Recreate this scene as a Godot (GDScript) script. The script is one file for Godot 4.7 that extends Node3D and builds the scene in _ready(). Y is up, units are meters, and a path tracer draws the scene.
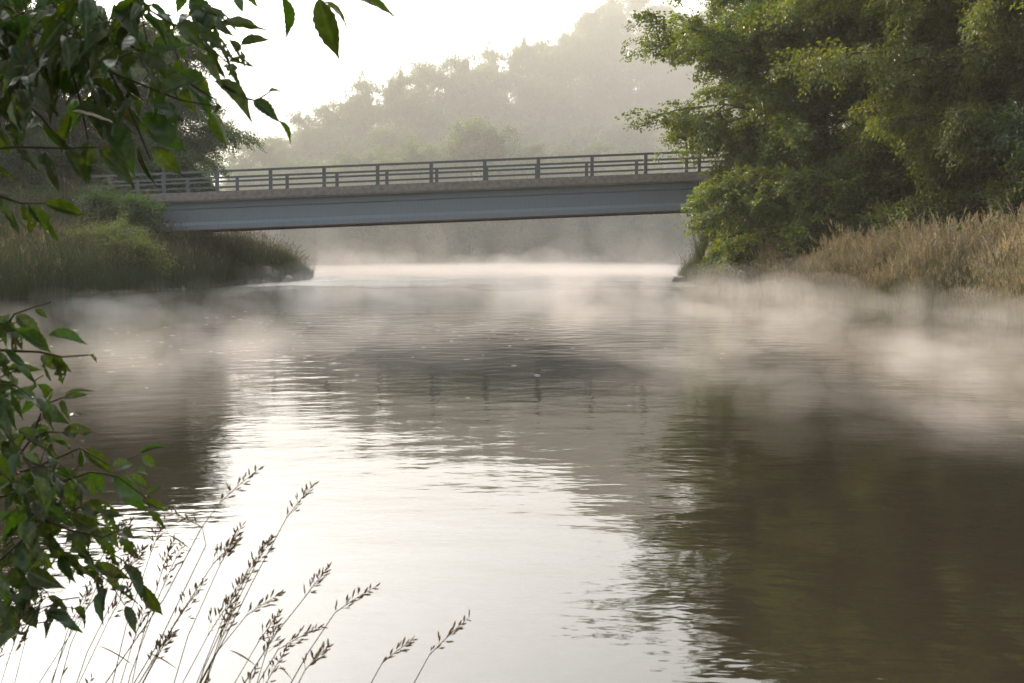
extends Node3D
# A misty river at sunrise: a low road bridge, wooded banks, leaves and grass near the viewer.
# Metres, y up, water level at y = 0; the view runs along -z.

const DECK_A := 5.40      # road height of the bridge at x = 0
const DECK_G := 0.0405    # its grade
const BZ := -57.0         # near face of the bridge
const BW := 4.6           # its width
const WEST_END := -19.6
const EAST_END := 13.2
const SKY_NEAR := 6.0
const SKY_WIDE := 5.6
const SKY_BASE := 0.62

var rng := RandomNumberGenerator.new()
var nz := FastNoiseLite.new()
var mats := {}
var used := {}

# ---------------------------------------------------------------- mesh helper
class Acc:
	var v := PackedVector3Array()
	var n := PackedVector3Array()
	var c := PackedColorArray()
	var i := PackedInt32Array()
	var col := Color.WHITE
	func vert(p: Vector3, nn: Vector3) -> int:
		v.append(p); n.append(nn); c.append(col)
		return v.size() - 1
	func tri(a: Vector3, b: Vector3, d: Vector3) -> void:
		var nn := (d - a).cross(b - a).normalized()
		var k := v.size()
		v.append(a); v.append(b); v.append(d)
		n.append(nn); n.append(nn); n.append(nn)
		c.append(col); c.append(col); c.append(col)
		i.append(k); i.append(k + 1); i.append(k + 2)
	func quad(a: Vector3, b: Vector3, d: Vector3, e: Vector3) -> void:
		tri(a, b, d); tri(a, d, e)
	func face(a: int, b: int, d: int) -> void:
		# keeps the winding in step with the given normals
		if (v[d] - v[a]).cross(v[b] - v[a]).dot(n[a] + n[b] + n[d]) < 0.0:
			i.append(a); i.append(d); i.append(b)
		else:
			i.append(a); i.append(b); i.append(d)
	func tube(p: Array, r: Array, sides: int) -> void:
		var start := v.size()
		var side := Vector3.ZERO
		for k in p.size():
			var a: Vector3 = p[maxi(k - 1, 0)]
			var b: Vector3 = p[mini(k + 1, p.size() - 1)]
			var dir := (b - a).normalized()
			if k == 0:
				side = dir.cross(Vector3(0.31, 0.2, 0.93)).normalized()
			else:
				side = (side - dir * side.dot(dir)).normalized()
			var up := dir.cross(side)
			for s in sides:
				var an := TAU * s / sides
				var o := side * cos(an) + up * sin(an)
				vert(p[k] + o * float(r[k]), o)
		for k in p.size() - 1:
			for s in sides:
				var q := start + k * sides + s
				var w := start + k * sides + (s + 1) % sides
				face(q, w, w + sides)
				face(q, w + sides, q + sides)
	func box(lo: Vector3, hi: Vector3, shear := 0.0) -> void:
		# a box whose top and bottom follow the grade «shear» along x
		var p := []
		for k in 8:
			var q := Vector3(hi.x if k & 1 else lo.x, hi.y if k & 2 else lo.y, hi.z if k & 4 else lo.z)
			q.y += q.x * shear
			p.append(q)
		quad(p[0], p[2], p[3], p[1]); quad(p[4], p[5], p[7], p[6]); quad(p[0], p[4], p[6], p[2])
		quad(p[1], p[3], p[7], p[5]); quad(p[2], p[6], p[7], p[3]); quad(p[0], p[1], p[5], p[4])
	func mesh(m: Material) -> ArrayMesh:
		var a := []
		a.resize(Mesh.ARRAY_MAX)
		a[Mesh.ARRAY_VERTEX] = v; a[Mesh.ARRAY_NORMAL] = n; a[Mesh.ARRAY_COLOR] = c; a[Mesh.ARRAY_INDEX] = i
		var am := ArrayMesh.new()
		am.add_surface_from_arrays(Mesh.PRIMITIVE_TRIANGLES, a)
		am.surface_set_material(0, m)
		return am

# ---------------------------------------------------------------- scene helpers
func numbered(called: String) -> String:
	var k: int = used.get(called, 0)
	used[called] = k + 1
	return called if k == 0 else "%s_%03d" % [called, k]

func thing(called: String, label: String, category: String, at := Vector3.ZERO, group := "") -> Node3D:
	var o := Node3D.new()
	o.name = numbered(called)
	add_child(o)
	o.position = at
	tag(o, label, category, group)
	return o

func tag(o: Node, label: String, category: String, group := "", kind := "") -> void:
	if label: o.set_meta("label", label)
	if category: o.set_meta("category", category)
	if group: o.set_meta("group", group)
	if kind: o.set_meta("kind", kind)

func part(called: String, m: Mesh, parent: Node, at := Vector3.ZERO) -> MeshInstance3D:
	var o := MeshInstance3D.new()
	o.name = called if parent != self else numbered(called)
	o.mesh = m
	o.position = at
	parent.add_child(o, true)
	return o

func scatter(called: String, m: Mesh, places: Array, tints: Array, parent: Node) -> MultiMeshInstance3D:
	var mm := MultiMesh.new()
	mm.transform_format = MultiMesh.TRANSFORM_3D
	mm.use_colors = tints.size() > 0
	mm.mesh = m
	mm.instance_count = places.size()
	for k in places.size():
		mm.set_instance_transform(k, places[k])
	for k in tints.size():
		mm.set_instance_color(k, tints[k])
	var o := MultiMeshInstance3D.new()
	o.name = called if parent != self else numbered(called)
	o.multimesh = mm
	parent.add_child(o, true)
	return o

func rnd(a: float, b: float) -> float:
	return rng.randf_range(a, b)

func noise_tex(freq: float, size: int, ramp: Array, octaves := 4, seed_ := 1) -> NoiseTexture2D:
	var f := FastNoiseLite.new()
	f.seed = seed_
	f.noise_type = FastNoiseLite.TYPE_SIMPLEX_SMOOTH
	f.frequency = freq
	f.fractal_octaves = octaves
	var t := NoiseTexture2D.new()
	t.width = size; t.height = size
	t.seamless = true
	t.noise = f
	if ramp.size():
		var g := Gradient.new()
		g.offsets = PackedFloat32Array([0.0, 0.5, 1.0])
		g.colors = PackedColorArray(ramp)
		t.color_ramp = g
	return t

func srgb(r: float, g: float, b: float) -> Color:
	return Color(r, g, b).linear_to_srgb()

func surfaced(freq: float, lo: Color, mid: Color, hi: Color, scale_: float, rough: float, bump := 0.0, seed_ := 1) -> StandardMaterial3D:
	var m := StandardMaterial3D.new()
	m.albedo_texture = noise_tex(freq, 512, [lo, mid, hi], 5, seed_)
	m.uv1_triplanar = true
	m.uv1_world_triplanar = true
	m.uv1_scale = Vector3.ONE * scale_
	m.roughness = rough
	m.metallic_specular = 0.25 if rough > 0.88 else 0.5
	if bump > 0.0:
		m.heightmap_enabled = true
		m.heightmap_texture = noise_tex(freq * 3.0, 512, [], 4, seed_ + 9)
		m.heightmap_scale = bump
	return m

func leafy(rough: float, back: Color, spec := 0.45) -> StandardMaterial3D:
	var m := StandardMaterial3D.new()
	m.vertex_color_use_as_albedo = true
	m.roughness = rough
	m.metallic_specular = spec
	m.backlight_enabled = true
	m.backlight = back
	m.cull_mode = BaseMaterial3D.CULL_DISABLED
	return m

func make_materials() -> void:
	mats.ground = surfaced(0.02, srgb(0.05, 0.045, 0.025), srgb(0.08, 0.08, 0.035), srgb(0.10, 0.12, 0.045), 0.35, 0.95, 3.0, 3)
	mats.bark = surfaced(0.03, srgb(0.04, 0.03, 0.02), srgb(0.07, 0.055, 0.04), srgb(0.12, 0.10, 0.08), 0.9, 0.9, 3.0, 5)
	mats.concrete = surfaced(0.02, srgb(0.17, 0.17, 0.165), srgb(0.21, 0.21, 0.20), srgb(0.25, 0.25, 0.24), 0.22, 0.85, 0.4, 7)
	mats.paint = surfaced(0.02, srgb(0.110, 0.142, 0.166), srgb(0.125, 0.160, 0.185), srgb(0.138, 0.170, 0.192), 0.25, 0.6, 0.0, 17)
	mats.curb = surfaced(0.02, srgb(0.12, 0.11, 0.10), srgb(0.165, 0.155, 0.145), srgb(0.21, 0.20, 0.185), 0.3, 0.9, 0.6, 8)
	mats.asphalt = surfaced(0.05, srgb(0.04, 0.04, 0.04), srgb(0.055, 0.055, 0.055), srgb(0.075, 0.07, 0.07), 0.8, 0.9, 0.4, 9)
	mats.steel = surfaced(0.03, srgb(0.040, 0.055, 0.062), srgb(0.055, 0.070, 0.078), srgb(0.075, 0.090, 0.095), 0.6, 0.6, 0.0, 11)
	mats.rust = surfaced(0.04, srgb(0.10, 0.06, 0.035), srgb(0.15, 0.09, 0.055), srgb(0.20, 0.14, 0.09), 0.5, 0.85, 0.0, 12)
	mats.rock = surfaced(0.02, srgb(0.12, 0.11, 0.10), srgb(0.2, 0.185, 0.165), srgb(0.28, 0.26, 0.235), 0.8, 0.9, 2.0, 13)
	mats.paint.uv1_scale = Vector3(0.9, 0.10, 0.4)
	mats.leaf = leafy(0.45, Color(1.0, 1.0, 0.45), 0.5)
	mats.big_leaf = leafy(0.40, Color(0.75, 0.85, 0.22), 0.5)
	mats.grass = leafy(0.6, Color(0.8, 0.8, 0.5), 0.35)
	mats.twig = StandardMaterial3D.new()
	mats.twig.albedo_color = srgb(0.032, 0.024, 0.018)
	mats.twig.roughness = 0.9
	mats.twig.metallic_specular = 0.2
	mats.glint_flecks = StandardMaterial3D.new()
	mats.glint_flecks.albedo_color = srgb(0.42, 0.41, 0.39)  # pale colour stands in for sky glints on the water
	mats.glint_flecks.roughness = 0.7

# ---------------------------------------------------------------- land
func lerp_table(t: Array, z: float) -> float:
	for k in t.size() - 1:
		if z >= t[k + 1][0]:
			return lerpf(t[k][1], t[k + 1][1], smoothstep(t[k][0], t[k + 1][0], z))
	return t[-1][1]

const EAST := [[6.0, 18.0], [-10.0, 16.0], [-20.0, 13.6], [-26.0, 12.2], [-35.0, 10.8], [-48.0, 10.0], [-65.0, 10.3], [-78.0, 14.0], [-100.0, 34.0], [-134.0, 46.0]]
const WEST := [[6.0, -24.0], [-20.0, -21.5], [-38.0, -17.8], [-55.0, -14.6], [-66.0, -12.6], [-71.0, -13.2], [-78.0, -24.0], [-90.0, -48.0], [-134.0, -80.0]]

func deck_y(x: float) -> float:
	return DECK_A + DECK_G * x

func land(x: float, z: float) -> float:
	var wob := nz.get_noise_2d(x * 6.0, z * 6.0) * 0.5
	var de := x - lerp_table(EAST, z) + wob
	var dw := lerp_table(WEST, z) - x + wob
	var df := -134.0 - z + wob * 2.0
	var dn := z + 2.7 + wob * 0.4
	var d := maxf(maxf(de, dw), maxf(df, dn))
	if z < -134.0:
		d = maxf(df, maxf(absf(x) - 160.0, 0.0))
	if d < 0.0:
		return maxf(d * 0.45, -1.6)
	var y := 0.28 * (1.0 - exp(-d / 0.35))
	if d == df or z < -134.0:
		var u := x / maxf(-z, 1.0)
		var top := clampf(4.0 + (u + 0.22) * 88.0, 4.0, 38.0)
		y += top * smoothstep(0.0, 100.0, df)
		y += 24.0 * smoothstep(180.0, 330.0, df)
	elif d == dn:
		y += 0.05 * minf(d, 8.0)
	elif d == dw:
		y += minf(d * 0.26, 2.2) + minf(maxf(d - 12.0, 0.0) * 0.05, 5.0)
	else:
		y += minf(d * 0.14, 2.0) + minf(maxf(d - 12.0, 0.0) * 0.08, 6.0)
	# the road's embankments
	if (x < WEST_END + 2.5 or x > EAST_END - 2.5) and z > -134.0:
		var zz := maxf(absf(z - (BZ - BW * 0.5)) - BW * 0.5 - 0.6, 0.0)
		var end := maxf((WEST_END - 0.3) - x, x - (EAST_END + 0.3))
		var e := deck_y(clampf(x, -40.0, 40.0)) - 0.35 - zz * 0.62 + minf(end, 0.0) * 1.2
		y = maxf(y, e)
	return y + nz.get_noise_2d(x * 14.0 + 90.0, z * 14.0) * 0.10

func make_land() -> void:
	var xs := PackedFloat32Array()
	var zs := PackedFloat32Array()
	for v in [-1600.0, -900.0, -500.0, -300.0, -200.0, -150.0, -120.0, -100.0, -85.0, -72.0, -62.0, -54.0, -48.0]:
		xs.append(v)
	var x := -44.0
	while x <= 44.0:
		xs.append(x); x += 0.6
	for v in [48.0, 54.0, 62.0, 72.0, 85.0, 100.0, 120.0, 150.0, 200.0, 300.0, 500.0, 900.0, 1600.0]:
		xs.append(v)
	for v in [900.0, 400.0, 150.0, 60.0, 25.0, 12.0]:
		zs.append(v)
	var z := 7.0
	while z > -82.0:
		zs.append(z); z -= 0.6
	while z > -150.0:
		zs.append(z); z -= 2.0
	while z > -480.0:
		zs.append(z); z -= 12.0
	for v in [-520.0, -600.0, -800.0, -1200.0, -2000.0]:
		zs.append(v)
	var a := Acc.new()
	var w := xs.size()
	for zz in zs:
		for xx in xs:
			a.vert(Vector3(xx, land(xx, zz), zz), Vector3.UP)
	for r in zs.size():
		for q in w:
			var k := r * w + q
			var l: Vector3 = a.v[k - 1] if q > 0 else a.v[k]
			var rr: Vector3 = a.v[k + 1] if q < w - 1 else a.v[k]
			var f: Vector3 = a.v[k - w] if r > 0 else a.v[k]
			var b: Vector3 = a.v[k + w] if r < zs.size() - 1 else a.v[k]
			a.n[k] = (f - b).cross(rr - l).normalized()
	for r in zs.size() - 1:
		for q in w - 1:
			var k := r * w + q
			a.face(k, k + 1, k + w + 1)
			a.face(k, k + w + 1, k + w)
	var o := part("ground", a.mesh(mats.ground), self)
	tag(o, "earth banks and wooded slopes on both sides of the river", "", "", "structure")

# ---------------------------------------------------------------- water
func wave(x: float, z: float) -> float:
	var h := nz.get_noise_2d(x * 38.0, z * 60.0) * 0.0035
	h += nz.get_noise_2d(x * 120.0 + 400.0, z * 210.0) * 0.0014
	var m := nz.get_noise_2d(x * 7.0 - 300.0, z * 7.0 + 50.0) * 0.5 + 0.5
	# a shallow riffle over the stony west side
	var rx := (x + 2.8) / 7.5
	var rz := (z + 22.0) / 12.0
	var patch := exp(-rx * rx - rz * rz)
	h += nz.get_noise_2d(x * 150.0 - 70.0, z * 230.0 + 11.0) * 0.0085 * patch * m
	return h * (1.0 - smoothstep(-30.0, -38.0, z) * 0.95) if z < -30.0 else h

func make_water() -> void:
	var m := StandardMaterial3D.new()
	m.albedo_color = srgb(0.014, 0.012, 0.008)
	m.roughness = 0.03
	m.metallic_specular = 0.40
	m.normal_enabled = true
	var t := noise_tex(0.018, 1024, [], 3, 21)
	t.as_normal_map = true
	t.bump_strength = 18.0
	m.normal_texture = t
	m.normal_scale = 0.020
	m.uv1_triplanar = true
	m.uv1_world_triplanar = true
	m.uv1_scale = Vector3(0.14, 1.0, 0.30)
	mats.water = m
	var f: StandardMaterial3D = m.duplicate()
	f.normal_scale = 0.85
	f.roughness = 0.34
	f.uv1_scale = Vector3(0.10, 1.0, 0.22)
	mats.riffle = f
	var a := Acc.new()
	var nx := 270
	var nr := 900
	var x0 := -24.0
	var dx := 42.0 / nx
	var dz := 68.0 / nr
	for r in nr + 1:
		for q in nx + 1:
			var x := x0 + q * dx
			var z := 2.0 - r * dz
			a.v.append(Vector3(x, wave(x, z), z))
	var w := nx + 1
	for r in nr + 1:
		for q in w:
			var k := r * w + q
			var hx := a.v[mini(k + 1, r * w + nx)].y - a.v[maxi(k - 1, r * w)].y
			var hz := a.v[mini(r + 1, nr) * w + q].y - a.v[maxi(r - 1, 0) * w + q].y
			a.n.append(Vector3(-hx / (2.0 * dx), 1.0, hz / (2.0 * dz)).normalized())
			a.c.append(Color.WHITE)
	for r in nr:
		for q in nx:
			var k := r * w + q
			a.i.append_array(PackedInt32Array([k, k + w + 1, k + 1, k, k + w, k + w + 1]))
	# clockwise from above
	if (a.v[a.i[2]] - a.v[a.i[0]]).cross(a.v[a.i[1]] - a.v[a.i[0]]).y < 0.0:
		a.i.reverse()
	var o := part("river", a.mesh(mats.water), self)
	tag(o, "calm dark river with faint ripples flowing below the bridge", "", "", "structure")
	var far := Node3D.new()
	far.name = "riffle_water"
	add_child(far)
	tag(far, "bright rippled water upstream beyond the bridge", "", "", "structure")
	# ripples grow stronger upstream: each stretch lies a few millimetres above the one before it
	var reach := [-47.0, -56.0, -66.0]
	var force := [0.12, 0.35, 0.85]
	var rough := [0.10, 0.20, 0.34]
	for g in 3:
		var fm: StandardMaterial3D = f.duplicate()
		fm.normal_scale = force[g]
		fm.roughness = rough[g]
		var b := Acc.new()
		var y := 0.003 + 0.002 * g
		for k in 121:
			var x := -90.0 + 150.0 * k / 120.0
			var edge: float = reach[g] + 9.0 * nz.get_noise_2d(x * 9.0, 900.0 + 70.0 * g) + 3.0 * nz.get_noise_2d(x * 60.0, 700.0)
			b.vert(Vector3(x, y, edge), Vector3.UP)
			b.vert(Vector3(x, y, -137.0), Vector3.UP)
			if k > 0:
				b.face(2 * k - 2, 2 * k, 2 * k + 1)
				b.face(2 * k - 2, 2 * k + 1, 2 * k - 1)
		part("ripples", b.mesh(fm), far)

# ---------------------------------------------------------------- foliage
func spray_mesh(leaves: int, length: float, size: float, slim: float, base: Color, mat: Material, seed_: int) -> ArrayMesh:
	rng.seed = seed_
	var a := Acc.new()
	for k in leaves:
		var t := (k + 0.5) / leaves
		var bend := Vector3(t * length, -0.25 * t * t * length, 0.0)
		bend += Vector3(rnd(-1, 1), rnd(-1, 1), rnd(-1, 1)) * length * 0.22
		var dir := Vector3(rnd(0.0, 1.0), rnd(-0.7, 0.25), rnd(-1.0, 1.0)).normalized()
		var nn := Vector3(rnd(-0.6, 0.6), 1.0, rnd(-0.6, 0.6))
		nn = (nn - dir * nn.dot(dir)).normalized()
		var sd := dir.cross(nn)
		var l := size * rnd(0.7, 1.25)
		var wd := l * slim * 0.5
		var v := rnd(0.72, 1.3)
		a.col = Color(base.r * v * rnd(0.85, 1.2), base.g * v, base.b * v * rnd(0.8, 1.2))
		var tip := bend + dir * l - nn * l * 0.08
		var mid := bend + dir * l * 0.42
		var lift := nn * wd * rnd(0.15, 0.5)
		a.tri(bend, mid + sd * wd + lift, tip)
		a.tri(bend, tip, mid - sd * wd + lift)
	return a.mesh(mat)

var sprays := {}

func tree(called: String, label: String, at: Vector3, p: Dictionary, group := "") -> Node3D:
	rng.seed = int(p.seed)
	var h: float = p.h
	var reach: float = p.r
	var lean: Vector3 = p.get("lean", Vector3.ZERO)
	var low: float = p.get("low", 0.22)
	var limbs: int = p.get("limbs", 22)
	var subs: int = p.get("subs", 6)
	var per: int = p.get("per", 16)
	var o := thing(called, label, p.get("category", "tree"), at, group)
	var a := Acc.new()
	var stem := []
	var radii := []
	for k in 8:
		var t := k / 7.0
		stem.append(Vector3(rnd(-0.03, 0.03) * h * t, t * h * 0.9 - 0.3, rnd(-0.03, 0.03) * h * t) + lean * t * t)
		radii.append(h * 0.017 * (1.0 - t * 0.9) + 0.012)
	a.tube(stem, radii, 7)
	var places := []
	var tints := []
	for k in limbs:
		var t := low + (0.98 - low) * (k + rnd(0.0, 0.9)) / limbs
		var f := t * 7.0
		var start: Vector3 = stem[int(f)].lerp(stem[mini(int(f) + 1, 7)], f - int(f))
		var az := k * 2.399 + rnd(-0.5, 0.5)
		var prof := pow(sin(PI * clampf((t - low * 0.35) / (1.06 - low * 0.35), 0.02, 0.98)), 0.65)
		var ln := reach * prof * rnd(0.62, 1.12)
		var rise := lerpf(0.05, 1.1, t) + rnd(-0.2, 0.3)
		var dir := Vector3(cos(az), rise, sin(az)).normalized()
		var pts := [start]
		var rr := [float(radii[int(f)]) * 0.55 + 0.006]
		var cur := start
		for s in 5:
			dir = (dir + Vector3(rnd(-0.18, 0.18), rnd(-0.16, 0.12) - 0.04 * s, rnd(-0.18, 0.18))).normalized()
			cur += dir * ln / 5.0
			pts.append(cur)
			rr.append(rr[0] * (1.0 - (s + 1) / 5.6))
		a.tube(pts, rr, 5)
		var shade := rnd(0.8, 1.2)
		for s in subs + 1:
			var g := 0.30 + 0.70 * s / subs
			var gi := g * 5.0
			var q: Vector3 = pts[mini(int(gi), 5)].lerp(pts[mini(int(gi) + 1, 5)], gi - int(gi))
			var sl := ln * rnd(0.18, 0.42) + 0.35
			var sdir := (dir + Vector3(rnd(-1.3, 1.3), rnd(-0.5, 0.6), rnd(-1.3, 1.3))).normalized()
			if s == subs: sdir = dir
			var e := q + sdir * sl - Vector3(0, sl * 0.12, 0)
			a.tube([q, q.lerp(e, 0.5) + Vector3(0, sl * 0.05, 0), e], [rr[3] + 0.004, rr[4] + 0.004, 0.004], 4)
			for j in per:
				var u := rnd(0.12, 1.05)
				var c := q.lerp(e, u) + Vector3(rnd(-1, 1), rnd(-0.8, 0.7), rnd(-1, 1)) * (0.16 + 0.16 * sl)
				var out := (sdir + Vector3(rnd(-1, 1), rnd(-0.9, 0.5), rnd(-1, 1))).normalized()
				var b := Basis(Vector3.UP, atan2(-out.z, out.x)) * Basis(Vector3.BACK, asin(clampf(out.y, -1.0, 1.0)))
				b = b * Basis(Vector3.RIGHT, rnd(-0.7, 0.7))
				places.append(Transform3D(b.scaled_local(Vector3.ONE * rnd(0.75, 1.25)), c))
				var w := shade * rnd(0.85, 1.15)
				tints.append(Color(w * rnd(0.92, 1.1), w, w * rnd(0.85, 1.1)))
	part("trunk", a.mesh(mats.bark), o)
	var cr := scatter("crown", sprays[p.get("spray", "broad")], places, tints, o)
	cr.set_meta("kind", "stuff")
	return o

func copy_of(src: Node3D, called: String, at: Vector3, turn: float, size: Vector3, label: String, group: String) -> Node3D:
	var o: Node3D = src.duplicate()
	o.name = numbered(called)
	add_child(o)
	o.position = at
	o.rotation.y = turn
	o.scale = size
	tag(o, label, "tree", group)
	return o

func on_land(x: float, z: float, sink := 0.0) -> Vector3:
	return Vector3(x, land(x, z) - sink, z)

func make_trees() -> void:
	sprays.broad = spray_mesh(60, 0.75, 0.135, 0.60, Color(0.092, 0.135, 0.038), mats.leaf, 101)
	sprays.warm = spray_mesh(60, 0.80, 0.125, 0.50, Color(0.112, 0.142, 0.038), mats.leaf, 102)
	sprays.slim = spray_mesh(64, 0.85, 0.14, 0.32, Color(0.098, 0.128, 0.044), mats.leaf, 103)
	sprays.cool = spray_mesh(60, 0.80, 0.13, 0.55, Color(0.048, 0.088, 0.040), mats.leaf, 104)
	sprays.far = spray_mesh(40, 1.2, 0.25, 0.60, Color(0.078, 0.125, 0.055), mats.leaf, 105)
	# east bank
	tree("bank_tree", "broad green tree leaning over the river and hiding the bridge end", on_land(14.0, -48.0), {"seed": 11, "h": 18.0, "r": 7.6, "low": 0.10, "limbs": 58, "subs": 8, "per": 18, "lean": Vector3(-0.8, 0, 0.5)}, "trees on the sunlit bank")
	tree("bank_tree", "young full-leaved tree spilling over the water in front of the bridge end", on_land(12.4, -46.0), {"seed": 17, "h": 12.0, "r": 4.9, "low": 0.05, "limbs": 46, "subs": 7, "per": 16, "spray": "broad"}, "trees on the sunlit bank")
	tree("bank_tree", "tallest green tree behind the tan grass, middle of the sunlit bank", on_land(19.5, -44.0), {"seed": 12, "h": 20.0, "r": 7.0, "low": 0.12, "limbs": 44, "subs": 7, "per": 18, "spray": "warm"}, "trees on the sunlit bank")
	tree("bank_tree", "tree with bright yellow-green leaf edge rising straight from the tan grass", on_land(16.6, -36.5), {"seed": 13, "h": 15.5, "r": 5.6, "low": 0.08, "limbs": 46, "subs": 7, "per": 17, "spray": "warm"}, "trees on the sunlit bank")
	tree("bank_tree", "slender-leaved drooping tree at the picture's edge above the tan grass", on_land(20.4, -33.0), {"seed": 14, "h": 16.5, "r": 6.4, "low": 0.06, "limbs": 48, "subs": 7, "per": 17, "spray": "slim"}, "trees on the sunlit bank")
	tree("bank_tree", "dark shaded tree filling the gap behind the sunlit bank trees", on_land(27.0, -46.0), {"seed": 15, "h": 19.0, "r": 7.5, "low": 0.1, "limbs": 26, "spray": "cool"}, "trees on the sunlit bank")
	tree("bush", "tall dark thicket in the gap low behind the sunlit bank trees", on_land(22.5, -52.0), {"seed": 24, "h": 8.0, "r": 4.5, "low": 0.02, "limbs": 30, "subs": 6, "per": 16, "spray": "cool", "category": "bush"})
	tree("bush", "leafy yellow-green bush trailing to the water by the dark boulders", on_land(11.4, -50.5), {"seed": 21, "h": 4.2, "r": 2.7, "low": 0.02, "limbs": 24, "subs": 5, "per": 13, "spray": "warm", "category": "bush"})
	tree("bush", "low bush between the leaning tree and the tan grass", on_land(13.0, -43.0), {"seed": 22, "h": 3.4, "r": 2.4, "low": 0.02, "limbs": 20, "subs": 5, "per": 12, "category": "bush"})
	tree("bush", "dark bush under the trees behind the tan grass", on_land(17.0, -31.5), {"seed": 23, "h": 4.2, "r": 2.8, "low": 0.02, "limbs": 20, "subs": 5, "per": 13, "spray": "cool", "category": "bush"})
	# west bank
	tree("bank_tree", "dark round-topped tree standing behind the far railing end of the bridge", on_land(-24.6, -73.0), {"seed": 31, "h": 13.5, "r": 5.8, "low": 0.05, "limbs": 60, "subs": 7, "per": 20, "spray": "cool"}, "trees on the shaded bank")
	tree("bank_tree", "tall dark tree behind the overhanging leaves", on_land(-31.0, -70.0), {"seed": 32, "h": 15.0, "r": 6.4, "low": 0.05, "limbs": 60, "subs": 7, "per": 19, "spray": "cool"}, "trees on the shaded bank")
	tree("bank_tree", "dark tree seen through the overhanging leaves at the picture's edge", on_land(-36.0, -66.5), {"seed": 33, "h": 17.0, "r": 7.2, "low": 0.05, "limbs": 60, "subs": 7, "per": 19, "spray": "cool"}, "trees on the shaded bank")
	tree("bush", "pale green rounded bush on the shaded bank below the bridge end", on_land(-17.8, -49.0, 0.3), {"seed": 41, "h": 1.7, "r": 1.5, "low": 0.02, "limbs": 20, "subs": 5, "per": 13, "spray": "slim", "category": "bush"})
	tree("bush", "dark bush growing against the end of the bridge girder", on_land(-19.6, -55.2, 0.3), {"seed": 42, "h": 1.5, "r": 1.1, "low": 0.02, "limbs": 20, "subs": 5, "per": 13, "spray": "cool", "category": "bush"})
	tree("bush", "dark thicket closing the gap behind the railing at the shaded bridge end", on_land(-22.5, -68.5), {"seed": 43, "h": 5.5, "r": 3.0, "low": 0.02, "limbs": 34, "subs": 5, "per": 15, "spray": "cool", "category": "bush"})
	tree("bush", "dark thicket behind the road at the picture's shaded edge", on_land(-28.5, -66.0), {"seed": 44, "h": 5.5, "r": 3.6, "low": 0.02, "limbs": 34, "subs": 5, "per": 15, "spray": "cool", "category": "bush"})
	# the misty wood beyond
	var protos := []
	for k in 4:
		var o := tree("misty_tree", "hazy green tree at the far water's edge, seen under and over the bridge", Vector3.ZERO, {"seed": 50 + k, "h": 17.0, "r": [6.0, 5.2, 6.6, 4.6][k], "low": [0.06, 0.03, 0.08, 0.02][k], "limbs": 32, "subs": 5, "per": 13, "spray": "far"}, "trees of the misty wood")
		protos.append(o)
	rng.seed = 77
	var n := 0
	var rows := ["hazy green tree at the far water's edge, seen under and over the bridge", "hazy grey-green tree just above the far shore beyond the bridge", "paler misty tree halfway up the wooded slope beyond the bridge", "pale misty tree high on the wooded slope beyond the bridge", "palest treetop on the crest of the wooded slope against the sky"]
	var which := -1
	for row in [[-139.0, -0.24, 0.24, 6.5, 0.85], [-150.0, -0.20, 0.24, 8.0, 0.9], [-166.0, -0.19, 0.24, 9.0, 0.85], [-200.0, -0.02, 0.26, 11.0, 0.9]]:
		which += 1
		var x: float = row[1] * -row[0]
		while x < row[2] * -row[0]:
			var z: float = row[0] + rnd(-4.0, 4.0)
			var s: float = row[4] * rnd(0.72, 1.18)
			var at := on_land(x, z, 0.2)
			if n < 4:
				protos[n].position = at
				protos[n].scale = Vector3.ONE * s
			else:
				copy_of(protos[n % 4], "misty_tree", at, rnd(0.0, TAU), Vector3(s, s * rnd(0.9, 1.15), s), rows[which], "trees of the misty wood")
			n += 1
			x += row[3] * rnd(0.75, 1.25)
	var order := ["first", "second", "third", "fourth", "fifth", "sixth", "seventh", "eighth", "ninth", "tenth", "eleventh", "twelfth", "thirteenth", "fourteenth", "fifteenth"]
	var crest := 0
	for c in [[-33.7, -150.0, 15.3], [-31.9, -160.0, 18.4], [-28.7, -165.0, 20.8], [-24.7, -165.0, 24.0], [-19.5, -165.0, 26.4], [-15.0, -168.0, 25.6], [-11.3, -175.0, 30.6], [-5.9, -178.0, 31.7], [-1.1, -182.0, 34.0], [4.7, -188.0, 36.7], [9.8, -190.0, 37.8], [14.9, -195.0, 43.8], [21.0, -200.0, 47.0], [27.4, -205.0, 46.5], [31.7, -200.0, 42.8]]:   # the crest, tree by tree: where it stands, how high its top reaches
		var at := on_land(c[0], c[1], 0.2)
		var tall := clampf((c[2] - at.y) / 16.5, 0.6, 1.7)
		var broad := lerpf(tall, 1.0, 0.5)
		copy_of(protos[n % 4], "misty_tree", at, rnd(0.0, TAU), Vector3(broad, tall, broad), "pale treetop on the wooded crest against the sky, %s from the open valley" % order[crest], "trees of the misty wood")
		crest += 1
		n += 1
	for k in 13:
		var x := -175.0 + k * 13.0 + rnd(-4.0, 4.0)
		var z := -430.0 + rnd(-25.0, 25.0)
		var s := rnd(0.85, 1.3)
		copy_of(protos[k % 4], "distant_tree", on_land(x, z, 0.3), rnd(0.0, TAU), Vector3.ONE * s, "faint pale tree on the far ridge under the bright sky", "faint trees on the far ridge")

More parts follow.
